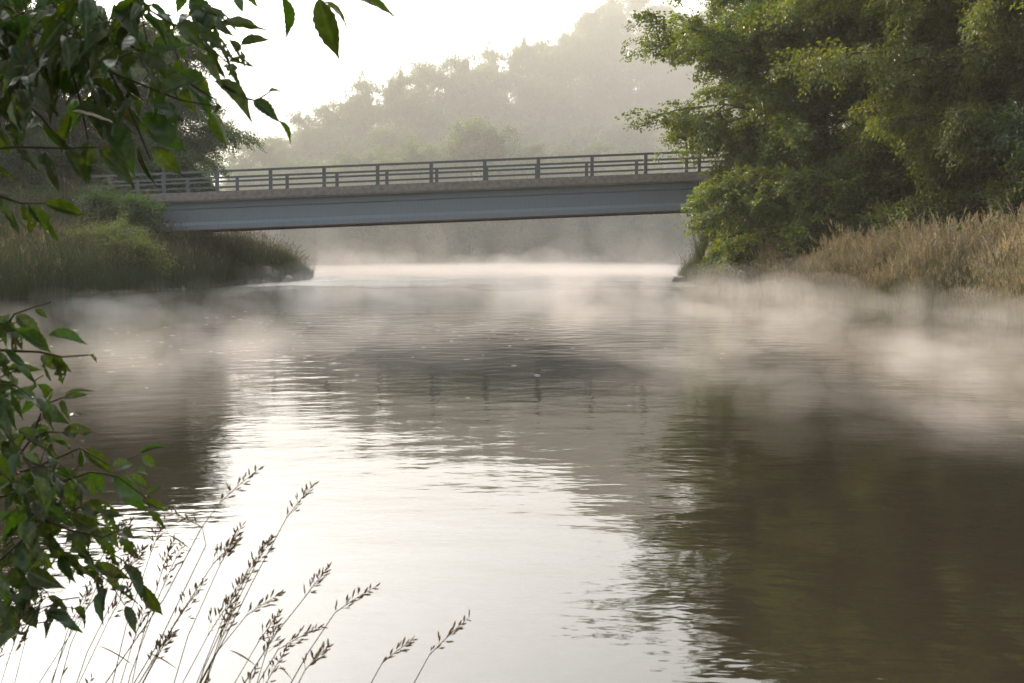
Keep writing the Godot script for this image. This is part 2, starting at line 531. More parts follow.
# ---------------------------------------------------------------- grasses
func clump_mesh(blades: int, h: float, col: Color, plumes: int, plume_col: Color, seed_: int) -> ArrayMesh:
	rng.seed = seed_
	var a := Acc.new()
	for k in blades:
		var az := rnd(0.0, TAU)
		var out := Vector3(cos(az), 0, sin(az))
		var side := Vector3(-out.z, 0, out.x)
		var l := h * rnd(0.55, 1.0)
		var bow := rnd(0.15, 0.75)
		var w := rnd(0.006, 0.011)
		var v := rnd(0.7, 1.3)
		a.col = Color(col.r * v * rnd(0.9, 1.3), col.g * v, col.b * v)
		var root := out * rnd(0.0, 0.12) + side * rnd(-0.1, 0.1)
		var prev := root
		for s in 4:
			var t := (s + 1) / 4.0
			var p := root + Vector3(0, l * (t - 0.22 * bow * t * t), 0) + out * l * bow * t * t * 0.62
			var w0 := w * (1.0 - s / 4.0)
			var w1 := w * (1.0 - t)
			if s == 3:
				a.tri(prev - side * w0, p, prev + side * w0)
			else:
				a.quad(prev - side * w0, p - side * w1, p + side * w1, prev + side * w0)
			prev = p
	for k in plumes:
		var az := rnd(0.0, TAU)
		var out := Vector3(cos(az), 0, sin(az)) * rnd(0.05, 0.28) + Vector3(0.10, 0, 0.04)
		var l := h * rnd(0.95, 1.25)
		var v := rnd(0.75, 1.25)
		a.col = Color(plume_col.r * v * 0.8, plume_col.g * v * 0.8, plume_col.b * v * 0.7)
		var foot := out * 0.3
		var neck := foot + out * l * 0.55 + Vector3(0, l * 0.86, 0)
		a.tube([foot, foot.lerp(neck, 0.5) - out * 0.06, neck], [0.0035, 0.003, 0.002], 3)
		a.col = Color(plume_col.r * v, plume_col.g * v, plume_col.b * v)
		var axis := (out * 1.4 + Vector3(0, 0.9, 0)).normalized()
		for s in 12:
			var t := s / 11.0
			var q := neck + axis * t * 0.24 - Vector3(0, 0.05 * t * t, 0)
			var d := (axis + Vector3(rnd(-0.8, 0.8), rnd(-0.4, 0.5), rnd(-0.8, 0.8))).normalized()
			var sd := d.cross(Vector3(rnd(-1, 1), rnd(-1, 1), rnd(-1, 1))).normalized() * 0.009 * (1.2 - t)
			var e := q + d * 0.06 * (1.15 - t * 0.7)
			a.tri(q - sd, e, q + sd)
			a.tri(q, q.lerp(e, 0.5) + sd * 1.5, e)
	return a.mesh(mats.grass)

func weed_mesh(col: Color, seed_: int) -> ArrayMesh:
	rng.seed = seed_
	var a := Acc.new()
	for k in 3:
		var top := Vector3(rnd(-0.3, 0.3), rnd(0.7, 1.3), rnd(-0.3, 0.3))
		a.col = Color(col.r * 1.2, col.g, col.b)
		a.tube([Vector3.ZERO, top * 0.5 + Vector3(0.03, 0, 0.02), top], [0.006, 0.005, 0.002], 4)
		for j in 16:
			var t := rnd(0.15, 1.0)
			var az := rnd(0.0, TAU)
			var d := Vector3(cos(az), rnd(-0.3, 0.5), sin(az)).normalized()
			var sd := d.cross(Vector3.UP).normalized()
			var l := rnd(0.08, 0.17) * (1.2 - 0.6 * t)
			var q := top * t
			var v := rnd(0.7, 1.35)
			a.col = Color(col.r * v, col.g * v, col.b * v)
			var e := q + d * l - Vector3(0, l * 0.25, 0)
			a.tri(q, q + d * l * 0.4 + sd * l * 0.22, e)
			a.tri(q, e, q + d * l * 0.4 - sd * l * 0.22)
	return a.mesh(mats.leaf)

func strew(called: String, label: String, m: Mesh, count: int, seed_: int, pick: Array, tint: float) -> void:
	rng.seed = seed_
	var places := []
	var tints := []
	var tries := 0
	while places.size() < count and tries < count * 12:
		tries += 1
		var z := rnd(pick[0], pick[1])
		var edge := lerp_table(EAST, z) if pick[4] > 0 else lerp_table(WEST, z)
		var d := rnd(0.0, 1.0)
		d = lerpf(pick[2], pick[3], d * d * 0.6 + d * 0.4)
		var x: float = edge + d * pick[4]
		var y := land(x, z)
		if y < -0.12 or (absf(z - BZ + BW * 0.5) < BW * 0.5 + 0.4 and y > 3.6):
			continue
		var s := rnd(0.7, 1.2) * (0.75 + 0.25 * clampf(d, 0.0, 1.0))
		s *= 0.75 + 0.6 * (nz.get_noise_2d(x * 26.0, z * 26.0) + 0.5)
		var b := Basis(Vector3.UP, rnd(0.0, TAU)).scaled(Vector3(s, s * rnd(0.9, 1.1), s))
		b = Basis(Vector3(rnd(-1, 1), 0, rnd(-1, 1)).normalized(), rnd(0.0, 0.30)) * b
		places.append(Transform3D(b, Vector3(x, y - 0.03, z)))
		var w := rnd(0.8, 1.2) + tint * nz.get_noise_2d(x * 12.0, z * 12.0 + 70.0)
		tints.append(Color(w * rnd(0.95, 1.1), w, w))
	var o := scatter(called, m, places, tints, self)
	tag(o, label, "grass", "", "stuff")

func make_grass() -> void:
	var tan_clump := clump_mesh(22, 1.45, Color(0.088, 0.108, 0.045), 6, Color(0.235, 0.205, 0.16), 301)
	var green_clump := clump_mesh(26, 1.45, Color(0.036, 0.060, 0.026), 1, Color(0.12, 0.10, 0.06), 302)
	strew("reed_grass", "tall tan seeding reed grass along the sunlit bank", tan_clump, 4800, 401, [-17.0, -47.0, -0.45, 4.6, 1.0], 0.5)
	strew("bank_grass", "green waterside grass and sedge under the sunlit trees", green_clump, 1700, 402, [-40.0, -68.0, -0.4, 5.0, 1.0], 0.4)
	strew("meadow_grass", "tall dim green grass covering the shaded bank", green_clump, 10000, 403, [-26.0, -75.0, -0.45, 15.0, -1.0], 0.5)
	var weed := clump_mesh(9, 1.1, Color(0.10, 0.085, 0.05), 5, Color(0.17, 0.135, 0.09), 303)
	strew("dead_stalks", "dry brown weed stalks standing in the shaded bank's grass", weed, 500, 404, [-26.0, -75.0, 0.0, 13.0, -1.0], 0.5)
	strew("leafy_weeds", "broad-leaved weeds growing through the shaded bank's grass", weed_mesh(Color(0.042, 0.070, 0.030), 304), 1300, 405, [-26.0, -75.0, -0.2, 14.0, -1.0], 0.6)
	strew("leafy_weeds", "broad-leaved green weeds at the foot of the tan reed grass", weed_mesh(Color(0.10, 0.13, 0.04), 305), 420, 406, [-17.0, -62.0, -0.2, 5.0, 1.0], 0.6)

# ---------------------------------------------------------------- bridge
func make_bridge() -> void:
	var o := thing("bridge", "low blue-grey girder bridge with steel railings crossing the misty river", "bridge", Vector3(0, 0, 0))
	var z0 := BZ
	var z1 := BZ - BW
	var deck := Acc.new()
	deck.box(Vector3(WEST_END, DECK_A - 0.50, z1 + 0.10), Vector3(EAST_END, DECK_A - 0.12, z0 - 0.10), DECK_G)
	part("deck", deck.mesh(mats.concrete), o)
	var road := Acc.new()
	road.box(Vector3(WEST_END, DECK_A - 0.118, z1 + 0.42), Vector3(EAST_END, DECK_A - 0.07, z0 - 0.42), DECK_G)
	part("roadway", road.mesh(mats.asphalt), o)
	for side in 2:
		var zf := z0 if side == 0 else z1
		var s := -1.0 if side == 0 else 1.0   # towards the middle of the bridge
		var curb := Acc.new()
		# edge beam with a drip and a chamfer, in cast lengths
		for k in 6:
			var xa := lerpf(WEST_END, EAST_END, k / 6.0) + 0.006
			var xb := lerpf(WEST_END, EAST_END, (k + 1) / 6.0) - 0.006
			var lo := minf(zf, zf + s * 0.42)
			var hi := maxf(zf, zf + s * 0.42)
			curb.box(Vector3(xa, DECK_A - 0.42, lo), Vector3(xb, DECK_A, hi), DECK_G)
		part("edge_beam", curb.mesh(mats.curb), o)
		# the girder: top flange set back, web, sloped bulb at the foot
		var prof := [Vector2(0.34, -0.42), Vector2(0.34, -0.80), Vector2(0.40, -0.88), Vector2(0.40, -1.52), Vector2(0.24, -1.68), Vector2(0.24, -1.92), Vector2(0.80, -1.92), Vector2(0.80, -0.42)]
		var g := Acc.new()
		for k in prof.size():
			var p: Vector2 = prof[k]
			var q: Vector2 = prof[(k + 1) % prof.size()]
			var pa := Vector3(WEST_END, DECK_A + p.y + WEST_END * DECK_G, zf + s * p.x)
			var pb := Vector3(EAST_END, DECK_A + p.y + EAST_END * DECK_G, zf + s * p.x)
			var qa := Vector3(WEST_END, DECK_A + q.y + WEST_END * DECK_G, zf + s * q.x)
			var qb := Vector3(EAST_END, DECK_A + q.y + EAST_END * DECK_G, zf + s * q.x)
			if side == 0: g.quad(pa, qa, qb, pb)
			else: g.quad(pa, pb, qb, qa)
		part("girder", g.mesh(mats.paint), o)
		var foot := Acc.new()
		var fa := zf + s * 0.26
		var fb := zf + s * 0.78
		foot.box(Vector3(WEST_END, DECK_A - 1.965, minf(fa, fb)), Vector3(EAST_END, DECK_A - 1.922, maxf(fa, fb)), DECK_G)
		part("sole_plate", foot.mesh(mats.rust), o)
		var r := Node3D.new()
		r.name = "railing"
		o.add_child(r, true)
		var zr := zf + s * 0.20
		for rail in [[1.03, 0.055, 0.05, "top_rail"], [0.50, 0.05, 0.04, "middle_rail"]]:
			var m := Acc.new()
			m.box(Vector3(WEST_END - 2.6, DECK_A + rail[0] - rail[1], zr - rail[2]), Vector3(EAST_END + 1.5, DECK_A + rail[0] + rail[1], zr + rail[2]), DECK_G)
			part(rail[3], m.mesh(mats.steel), r)
		var pm := Acc.new()
		pm.box(Vector3(-0.09, 0.02, -0.052), Vector3(0.09, 1.04, 0.052))
		pm.box(Vector3(-0.15, 0.0, -0.11), Vector3(0.15, 0.022, 0.11))
		var pmesh := pm.mesh(mats.steel)
		for k in 13:
			var x := -20.72 + 2.76 * k
			if x > EAST_END: break
			part("post", pmesh, r, Vector3(x, deck_y(x) - 0.004, zr - (0.105 if side == 0 else -0.105) * 0.0))
	for e in 2:
		var ab := Acc.new()
		var xa := WEST_END - 1.4 if e == 0 else EAST_END - 0.2
		ab.box(Vector3(xa, -0.6, z1 - 0.5), Vector3(xa + 1.6, deck_y(xa) - (1.99 if e == 0 else 1.97), z0 + 0.5))
		ab.box(Vector3(xa - 0.05 if e == 0 else xa + 0.3, deck_y(xa) - 1.98, z1 - 0.5), Vector3(xa + 1.35 if e == 0 else xa + 1.65, deck_y(xa) - 0.05, z0 + 0.5))
		part("abutment", ab.mesh(mats.curb), o)
	# the slim post by the railing's end
	var pole := thing("marker_pole", "thin grey pole beside the railing at the shaded bridge end", "pole", Vector3(-18.0, deck_y(-18.0), z0 - 0.34))
	var pa := Acc.new()
	pa.tube([Vector3(0, -0.08, 0), Vector3(0, 1.55, 0)], [0.045, 0.045], 8)
	part("shaft", pa.mesh(mats.steel), pole)
	var pc := Acc.new()
	pc.tube([Vector3(0, 1.55, 0), Vector3(0, 1.58, 0), Vector3(0, 1.60, 0)], [0.055, 0.05, 0.01], 8)
	part("cap", pc.mesh(mats.steel), pole)

# ---------------------------------------------------------------- stones
func stone_mesh(seed_: int) -> ArrayMesh:
	rng.seed = seed_
	var f := FastNoiseLite.new()
	f.seed = seed_
	f.frequency = 0.9
	var a := Acc.new()
	var nu := 14
	var nv := 9
	for j in nv + 1:
		for k in nu:
			var th := PI * j / nv
			var ph := TAU * k / nu
			var d := Vector3(sin(th) * cos(ph), cos(th), sin(th) * sin(ph))
			var r := 1.0 + 0.55 * f.get_noise_3dv(d * 1.2) + 0.2 * f.get_noise_3dv(d * 3.5)
			a.vert(Vector3(d.x * r, d.y * r * 0.7, d.z * r * 0.85), d)
	for j in nv:
		for k in nu:
			var p := j * nu + k
			var q := j * nu + (k + 1) % nu
			a.face(p, q, q + nu)
			a.face(p, q + nu, p + nu)
	return a.mesh(mats.rock)

func make_stones() -> void:
	var kinds := [stone_mesh(501), stone_mesh(502), stone_mesh(503)]
	var list := [
		["boulder", "dark wet boulder in the water below the leaning tree", Vector3(10.55, 0.12, -63.0), 0.75, 0],
		["boulder", "largest dark boulder under the waterside bush", Vector3(11.9, 0.35, -61.0), 1.15, 1],
		["boulder", "flat little stone farthest out from the sunlit bank", Vector3(9.5, 0.02, -62.6), 0.42, 2],
		["boulder", "low stone at the sunlit bank's water edge", Vector3(10.9, 0.08, -56.0), 0.6, 2],
	]
	var shades := ["pale grey stone, highest on the shaded bank under the girder", "grey stone just below the highest one under the girder", "pale stone halfway down the shaded bank under the girder", "grey stone next below the halfway one on the shaded bank", "grey stone near the water's edge on the shaded bank", "stone lowest down at the tip of the shaded bank"]
	rng.seed = 61
	for k in 6:
		var t := k / 5.0
		var x := lerpf(-17.4, -12.9, t) + rnd(-0.5, 0.3)
		var z := lerpf(-58.0, -63.5, t) + rnd(-0.8, 0.8)
		list.append(["riprap_stone", shades[k], Vector3(x, land(x, z) + rnd(-0.1, 0.1), z), rnd(0.4, 0.65), k % 3])
	for s in list:
		var o := part(s[0], kinds[s[4]], self, s[2])
		o.rotation.y = s[2].x * 7.0
		o.scale = Vector3.ONE * s[3]
		tag(o, s[1], "stone", "stones under the bridge girder" if s[0] == "riprap_stone" else "")

# ---------------------------------------------------------------- near leaves and grass
const HANGING := [
	[-0.414,2.241,-2.409,-0.378,2.112,-2.429,0.049], [-0.408,2.242,-2.451,-0.352,2.205,-2.486,0.017], [-0.499,2.252,-2.438,-0.489,2.165,-2.471,0.032],
	[-0.329,2.211,-2.267,-0.228,2.185,-2.264,0.023], [-0.606,2.267,-2.486,-0.560,2.246,-2.498,0.023], [-0.608,2.269,-2.476,-0.588,2.220,-2.445,0.020],
	[-0.626,2.175,-2.373,-0.516,2.167,-2.352,0.034], [-0.580,2.137,-2.391,-0.513,2.157,-2.396,0.027], [-0.630,2.141,-2.263,-0.562,2.090,-2.240,0.032],
	[-0.642,2.136,-2.327,-0.600,2.059,-2.360,0.024], [-0.620,2.112,-2.444,-0.553,2.104,-2.417,0.015], [-0.624,2.109,-2.451,-0.592,2.056,-2.422,0.027],
	[-0.642,2.066,-2.408,-0.551,1.984,-2.378,0.042], [-0.492,2.022,-2.260,-0.470,2.034,-2.290,0.012], [-0.534,2.013,-2.310,-0.482,1.969,-2.288,0.028],
	[-0.522,1.991,-2.496,-0.493,1.945,-2.526,0.015], [-0.618,2.011,-2.329,-0.624,1.995,-2.366,0.014], [-0.684,2.237,-2.389,-0.634,2.175,-2.404,0.054],
	[-0.974,1.972,-2.309,-1.046,1.917,-2.344,0.047], [-1.120,1.964,-2.426,-1.113,1.907,-2.463,0.027], [-0.977,2.002,-2.474,-1.013,1.917,-2.458,0.035],
	[-1.044,1.920,-2.347,-0.990,1.870,-2.320,0.019], [-0.970,1.905,-2.295,-0.921,1.825,-2.260,0.026], [-0.889,1.931,-2.332,-0.899,1.840,-2.341,0.038],
	[-0.907,1.906,-2.261,-0.870,1.838,-2.275,0.030], [-0.869,1.919,-2.341,-0.790,1.845,-2.326,0.036], [-1.032,1.982,-2.456,-0.965,1.906,-2.455,0.018],
	[-0.922,1.993,-2.336,-0.788,1.968,-2.334,0.031], [-0.887,1.981,-2.429,-0.817,1.879,-2.394,0.054], [-0.826,2.004,-2.494,-0.727,1.926,-2.456,0.061],
	[-0.792,1.928,-2.440,-0.732,1.865,-2.468,0.040], [-0.761,1.914,-2.264,-0.738,1.831,-2.287,0.012], [-1.091,1.884,-2.348,-1.055,1.843,-2.354,0.014],
	[-1.049,1.825,-2.262,-0.991,1.737,-2.226,0.032], [-1.019,1.798,-2.303,-1.008,1.731,-2.340,0.030], [-1.012,1.799,-2.307,-0.953,1.709,-2.328,0.031],
	[-1.049,1.808,-2.483,-0.965,1.781,-2.518,0.030], [-0.720,2.013,-2.343,-0.703,1.964,-2.331,0.024], [-0.772,2.107,-2.386,-0.692,2.153,-2.408,0.039],
	[-0.721,2.019,-2.286,-0.633,2.073,-2.306,0.042], [-0.736,2.096,-2.451,-0.660,2.036,-2.480,0.050], [-0.736,2.007,-2.269,-0.676,1.971,-2.304,0.032],
	[-0.675,2.169,-2.282,-0.622,2.103,-2.269,0.037], [-0.845,2.047,-2.407,-0.794,1.944,-2.440,0.039], [-0.946,2.099,-2.342,-1.005,2.000,-2.376,0.043],
	[-0.892,2.055,-2.391,-0.858,1.958,-2.376,0.044], [-1.028,2.078,-2.336,-0.999,1.972,-2.310,0.043], [-0.770,2.008,-2.279,-0.813,1.935,-2.251,0.032],
	[-1.108,2.028,-2.425,-1.085,1.968,-2.465,0.035], [-0.661,2.102,-2.299,-0.579,2.056,-2.263,0.033]]
const SHRUB := [
	[-0.997,1.580,-2.297,-0.972,1.561,-2.300,0.012], [-0.985,1.574,-2.181,-0.920,1.530,-2.160,0.029], [-0.937,1.532,-2.219,-0.868,1.517,-2.245,0.029],
	[-1.001,1.576,-2.191,-1.017,1.508,-2.185,0.036], [-0.954,1.553,-2.111,-0.897,1.502,-2.144,0.030], [-0.975,1.513,-2.107,-0.915,1.449,-2.106,0.019],
	[-1.043,1.457,-2.268,-0.959,1.458,-2.238,0.021], [-0.960,1.493,-2.246,-0.918,1.445,-2.282,0.030], [-0.933,1.494,-2.226,-0.922,1.420,-2.249,0.029],
	[-0.910,1.500,-2.121,-0.898,1.450,-2.116,0.015], [-0.823,1.499,-2.130,-0.818,1.487,-2.157,0.011], [-1.011,1.503,-2.159,-0.994,1.446,-2.155,0.022],
	[-0.964,1.411,-2.300,-1.000,1.378,-2.328,0.014], [-0.942,1.393,-2.295,-0.885,1.421,-2.291,0.014], [-0.890,1.406,-2.198,-0.858,1.412,-2.216,0.009],
	[-0.907,1.402,-2.196,-0.891,1.374,-2.179,0.013], [-0.933,1.390,-2.181,-0.896,1.378,-2.152,0.022], [-1.023,1.447,-2.175,-1.006,1.400,-2.214,0.031],
	[-1.039,1.389,-2.292,-1.009,1.420,-2.302,0.023], [-0.944,1.390,-2.200,-0.891,1.353,-2.187,0.029], [-0.875,1.413,-2.118,-0.857,1.375,-2.100,0.013],
	[-0.917,1.361,-2.256,-0.893,1.365,-2.286,0.014], [-0.896,1.339,-2.172,-0.840,1.343,-2.195,0.029], [-0.983,1.336,-2.255,-0.958,1.300,-2.271,0.028],
	[-0.883,1.296,-2.233,-0.826,1.238,-2.254,0.027], [-0.800,1.270,-2.173,-0.763,1.281,-2.189,0.027], [-0.738,1.300,-2.156,-0.685,1.322,-2.155,0.011],
	[-0.769,1.277,-2.254,-0.740,1.253,-2.269,0.021], [-0.748,1.265,-2.159,-0.730,1.254,-2.194,0.020], [-0.818,1.240,-2.230,-0.754,1.164,-2.236,0.041],
	[-0.744,1.269,-2.102,-0.703,1.240,-2.106,0.019], [-0.728,1.217,-2.150,-0.696,1.236,-2.164,0.013], [-0.745,1.199,-2.193,-0.699,1.164,-2.218,0.020],
	[-0.754,1.174,-2.229,-0.711,1.119,-2.253,0.018], [-0.862,1.190,-2.170,-0.780,1.173,-2.181,0.038], [-0.841,1.163,-2.248,-0.823,1.103,-2.274,0.037],
	[-0.886,1.175,-2.170,-0.834,1.130,-2.197,0.031], [-0.944,1.252,-2.274,-0.911,1.162,-2.289,0.042], [-0.905,1.235,-2.295,-0.873,1.178,-2.332,0.037],
	[-1.044,1.244,-2.204,-0.962,1.167,-2.206,0.027], [-0.847,1.318,-2.133,-0.858,1.259,-2.160,0.011], [-1.013,1.198,-2.287,-0.954,1.158,-2.286,0.033],
	[-0.960,1.153,-2.238,-0.967,1.095,-2.256,0.050], [-0.812,1.123,-2.246,-0.779,1.115,-2.220,0.023], [-0.966,1.121,-2.256,-0.937,1.023,-2.263,0.041],
	[-0.917,1.127,-2.233,-0.859,1.048,-2.227,0.041], [-0.911,1.080,-2.225,-0.889,1.015,-2.247,0.018], [-0.843,1.111,-2.227,-0.821,1.041,-2.245,0.027],
	[-0.946,1.078,-2.106,-0.867,1.050,-2.078,0.036], [-1.011,1.062,-2.188,-0.980,0.993,-2.200,0.045], [-0.975,1.012,-2.144,-0.960,0.933,-2.159,0.031],
	[-1.036,0.970,-2.226,-1.013,0.903,-2.190,0.032], [-1.050,0.962,-2.194,-1.023,0.913,-2.172,0.027], [-1.009,1.078,-2.111,-0.976,1.022,-2.082,0.030],
	[-0.972,1.165,-2.163,-0.955,1.115,-2.138,0.035], [-0.994,1.331,-2.139,-0.952,1.279,-2.102,0.030], [-0.995,1.342,-2.193,-0.939,1.313,-2.183,0.031],
	[-1.002,1.285,-2.222,-0.949,1.253,-2.230,0.032]]
const HANGING_TWIGS := [
	[Vector3(-1.399,2.387,-2.500), Vector3(-1.159,2.257,-2.450), Vector3(-0.967,2.172,-2.400), Vector3(-0.845,2.076,-2.350), Vector3(-0.699,2.018,-2.350), Vector3(-0.628,2.005,-2.350)],
	[Vector3(-1.399,2.387,-2.500), Vector3(-0.984,2.289,-2.450), Vector3(-0.818,2.141,-2.400), Vector3(-0.670,2.046,-2.400), Vector3(-0.637,2.025,-2.400)],
	[Vector3(-1.001,2.387,-2.500), Vector3(-0.854,2.268,-2.450), Vector3(-0.742,2.193,-2.400), Vector3(-0.668,2.156,-2.400), Vector3(-0.613,2.105,-2.400), Vector3(-0.583,2.139,-2.400)],
	[Vector3(-0.845,2.076,-2.350), Vector3(-0.785,1.973,-2.320), Vector3(-0.759,1.917,-2.300), Vector3(-0.749,1.889,-2.300)],
	[Vector3(-1.174,2.133,-2.300), Vector3(-1.054,2.052,-2.300), Vector3(-0.970,1.975,-2.300), Vector3(-0.915,1.899,-2.300)],
	[Vector3(-0.967,2.172,-2.400), Vector3(-0.910,2.018,-2.350), Vector3(-0.895,1.935,-2.350)],
	[Vector3(-1.160,1.845,-2.250), Vector3(-1.040,1.812,-2.250), Vector3(-0.995,1.798,-2.250), Vector3(-0.947,1.798,-2.250)],
	[Vector3(-0.766,2.484,-2.400), Vector3(-0.579,2.298,-2.400), Vector3(-0.452,2.264,-2.400), Vector3(-0.346,2.243,-2.400)],
	[Vector3(-0.668,2.156,-2.400), Vector3(-0.633,2.181,-2.400)],
	[Vector3(-0.452,2.264,-2.400), Vector3(-0.412,2.239,-2.400)],
	[Vector3(-1.142,1.909,-2.300), Vector3(-1.024,1.915,-2.300), Vector3(-0.935,1.913,-2.300), Vector3(-0.852,1.915,-2.300)],
	[Vector3(-0.636,2.065,-2.400), Vector3(-0.574,2.029,-2.400), Vector3(-0.551,2.023,-2.400), Vector3(-0.520,2.042,-2.400)],
	[Vector3(-0.551,2.023,-2.400), Vector3(-0.517,1.987,-2.400), Vector3(-0.498,1.978,-2.400)]]
const SHRUB_TWIGS := [
	[Vector3(-1.167,1.073,-2.200), Vector3(-1.038,1.238,-2.200), Vector3(-0.974,1.320,-2.200), Vector3(-0.942,1.392,-2.200), Vector3(-0.907,1.406,-2.200), Vector3(-0.891,1.406,-2.200)],
	[Vector3(-1.155,1.361,-2.200), Vector3(-1.048,1.503,-2.200), Vector3(-0.997,1.575,-2.200), Vector3(-0.957,1.589,-2.200), Vector3(-0.922,1.599,-2.200)],
	[Vector3(-1.048,1.503,-2.200), Vector3(-0.948,1.499,-2.200), Vector3(-0.904,1.489,-2.200), Vector3(-0.848,1.493,-2.200)],
	[Vector3(-1.119,1.238,-2.200), Vector3(-0.977,1.259,-2.200), Vector3(-0.874,1.304,-2.200), Vector3(-0.810,1.267,-2.200), Vector3(-0.753,1.292,-2.200)],
	[Vector3(-1.080,1.197,-2.200), Vector3(-0.958,1.218,-2.200), Vector3(-0.855,1.255,-2.200), Vector3(-0.799,1.246,-2.200), Vector3(-0.743,1.201,-2.200)],
	[Vector3(-1.170,0.989,-2.200), Vector3(-1.044,1.073,-2.200), Vector3(-0.950,1.156,-2.200), Vector3(-0.874,1.183,-2.200)],
	[Vector3(-0.950,1.156,-2.200), Vector3(-0.900,1.135,-2.200), Vector3(-0.833,1.121,-2.200), Vector3(-0.794,1.135,-2.200)],
	[Vector3(-1.133,0.905,-2.200), Vector3(-1.026,1.010,-2.200), Vector3(-0.984,1.052,-2.200)],
	[Vector3(-1.026,1.010,-2.200), Vector3(-1.003,0.989,-2.200)],
	[Vector3(-0.974,1.320,-2.200), Vector3(-0.943,1.337,-2.200), Vector3(-0.905,1.335,-2.200)]]
const STALKS := [
	[Vector3(-0.534,1.251,-2.283), Vector3(-0.616,1.172,-2.283), Vector3(-0.655,1.120,-2.283), Vector3(-0.739,0.965,-2.283), Vector3(-0.879,0.766,-2.283)],
	[Vector3(-0.461,1.170,-2.516), Vector3(-0.526,1.080,-2.516), Vector3(-0.605,0.933,-2.516), Vector3(-0.673,0.798,-2.516), Vector3(-0.745,0.665,-2.516)],
	[Vector3(-0.376,1.062,-2.200), Vector3(-0.423,0.996,-2.200), Vector3(-0.482,0.922,-2.200), Vector3(-0.560,0.800,-2.200)],
	[Vector3(-0.298,0.981,-2.342), Vector3(-0.386,0.915,-2.342), Vector3(-0.444,0.829,-2.342), Vector3(-0.496,0.737,-2.342)],
	[Vector3(-0.214,0.877,-2.297), Vector3(-0.279,0.819,-2.297), Vector3(-0.314,0.755,-2.297)],
	[Vector3(-0.094,0.914,-2.344), Vector3(-0.182,0.818,-2.344), Vector3(-0.228,0.732,-2.344)],
	[Vector3(-0.566,1.112,-2.240), Vector3(-0.621,1.053,-2.240), Vector3(-0.693,0.944,-2.240), Vector3(-0.778,0.805,-2.240)],
	[Vector3(-0.782,1.107,-2.491), Vector3(-0.714,1.067,-2.491), Vector3(-0.706,1.025,-2.491), Vector3(-0.818,0.800,-2.491), Vector3(-0.891,0.681,-2.491)],
	[Vector3(-0.500,0.969,-2.331), Vector3(-0.577,0.912,-2.331), Vector3(-0.647,0.825,-2.331), Vector3(-0.690,0.746,-2.331)],
	[Vector3(-0.380,0.892,-2.213), Vector3(-0.428,0.837,-2.213), Vector3(-0.450,0.794,-2.213)],
	[Vector3(-0.430,0.867,-2.415), Vector3(-0.528,0.805,-2.415), Vector3(-0.583,0.712,-2.415)]]

func leaf_mesh(kind: int) -> ArrayMesh:
	# unit length along +x, half width 0.5 along z, upper side +y
	rng.seed = 700 + kind
	var a := Acc.new()
	var n := 16
	var rows := []
	var bow := rnd(0.02, 0.30)
	var fold := rnd(0.05, 0.45)
	var sweep := rnd(-0.16, 0.16)
	var curl := rnd(-0.05, 0.05)
	var peak := rnd(0.72, 0.95)
	var eaten := kind >= 8
	var v := rnd(0.75, 1.25)
	var base := Color(0.023 * v * rnd(0.9, 1.35), 0.041 * v, 0.012 * v)
	for k in n + 1:
		var t := k / float(n)
		var w := 0.5 * pow(sin(PI * pow(t, peak)), 0.95) * (1.0 - 0.25 * t)
		if t > 0.72: w *= lerpf(1.0, 0.40, (t - 0.72) / 0.28)
		var row := []
		for q in 7:
			var s := (q - 3) / 3.0
			var ww := w
			if absf(s) > 0.9: ww *= 1.0 + (0.07 if k % 2 else -0.05) + rnd(-0.05, 0.05)
			if eaten and s > 0.4 and k > 3 and k < 12 and (k / 2 + kind) % 3 != 0: ww *= rnd(0.35, 0.8)
			if eaten and kind % 2 and s < -0.4 and k > 7 and k < 13: ww *= rnd(0.4, 0.7)
			var y := -bow * t * t + absf(s) * w * fold + curl * sin(t * 7.0 + s * 2.0) + 0.010 * sin(k * PI * 0.5 + absf(s) * 4.0)
			row.append(Vector3(t, y, s * ww + sweep * t * t))
		rows.append(row)
	for k in n:
		for q in 6:
			if eaten and k > 4 and k < 13 and (q == 1 or q == 4) and rng.randf() < 0.13: continue   # eaten through
			var tone := 1.0 + rnd(-0.14, 0.14)
			if (k + absi(q * 2 - 5) / 2) % 4 == 0: tone *= 1.25   # side veins
			a.col = Color(base.r * tone, base.g * tone, base.b * tone)
			if kind % 3 == 1 and rng.randf() < 0.06: a.col = Color(0.07, 0.045, 0.02)   # brown spots
			a.quad(rows[k][q], rows[k + 1][q], rows[k + 1][q + 1], rows[k][q + 1])
	var sum := {}
	for k in a.v.size():
		sum[a.v[k]] = sum.get(a.v[k], Vector3.ZERO) + a.n[k]
	for k in a.v.size():
		a.n[k] = sum[a.v[k]].normalized()
	return a.mesh(mats.big_leaf)

func leaf_basis(dir: Vector3, up: Vector3, length: float, width: float) -> Basis:
	var x := dir.normalized()
	var y := (up - x * up.dot(x)).normalized()
	var z := x.cross(y)
	return Basis(x * length, y * length, z * width)

func hang_leaves(o: Node3D, table: Array, kinds: Array) -> void:
	for k in table.size():
		var r: Array = table[k]
		var b := Vector3(r[0], r[1], r[2]) - o.position
		var e := Vector3(r[3], r[4], r[5]) - o.position
		var up := Vector3(rnd(-0.5, 0.5), rnd(0.2, 0.9), rnd(0.5, 1.0))
		var l := part("leaf", kinds[k % kinds.size()], o, b)
		l.basis = leaf_basis(e - b, up, b.distance_to(e), r[6] * 1.12)

func twigs(o: Node3D, table: Array, thick: float) -> void:
	for line in table:
		var a := Acc.new()
		var pts := []
		var rr := []
		for k in line.size():
			pts.append(line[k] - o.position)
			rr.append(lerpf(thick, 0.0014, k / float(line.size() - 1)))
		a.tube(pts, rr, 6)
		part("twig", a.mesh(mats.twig), o)

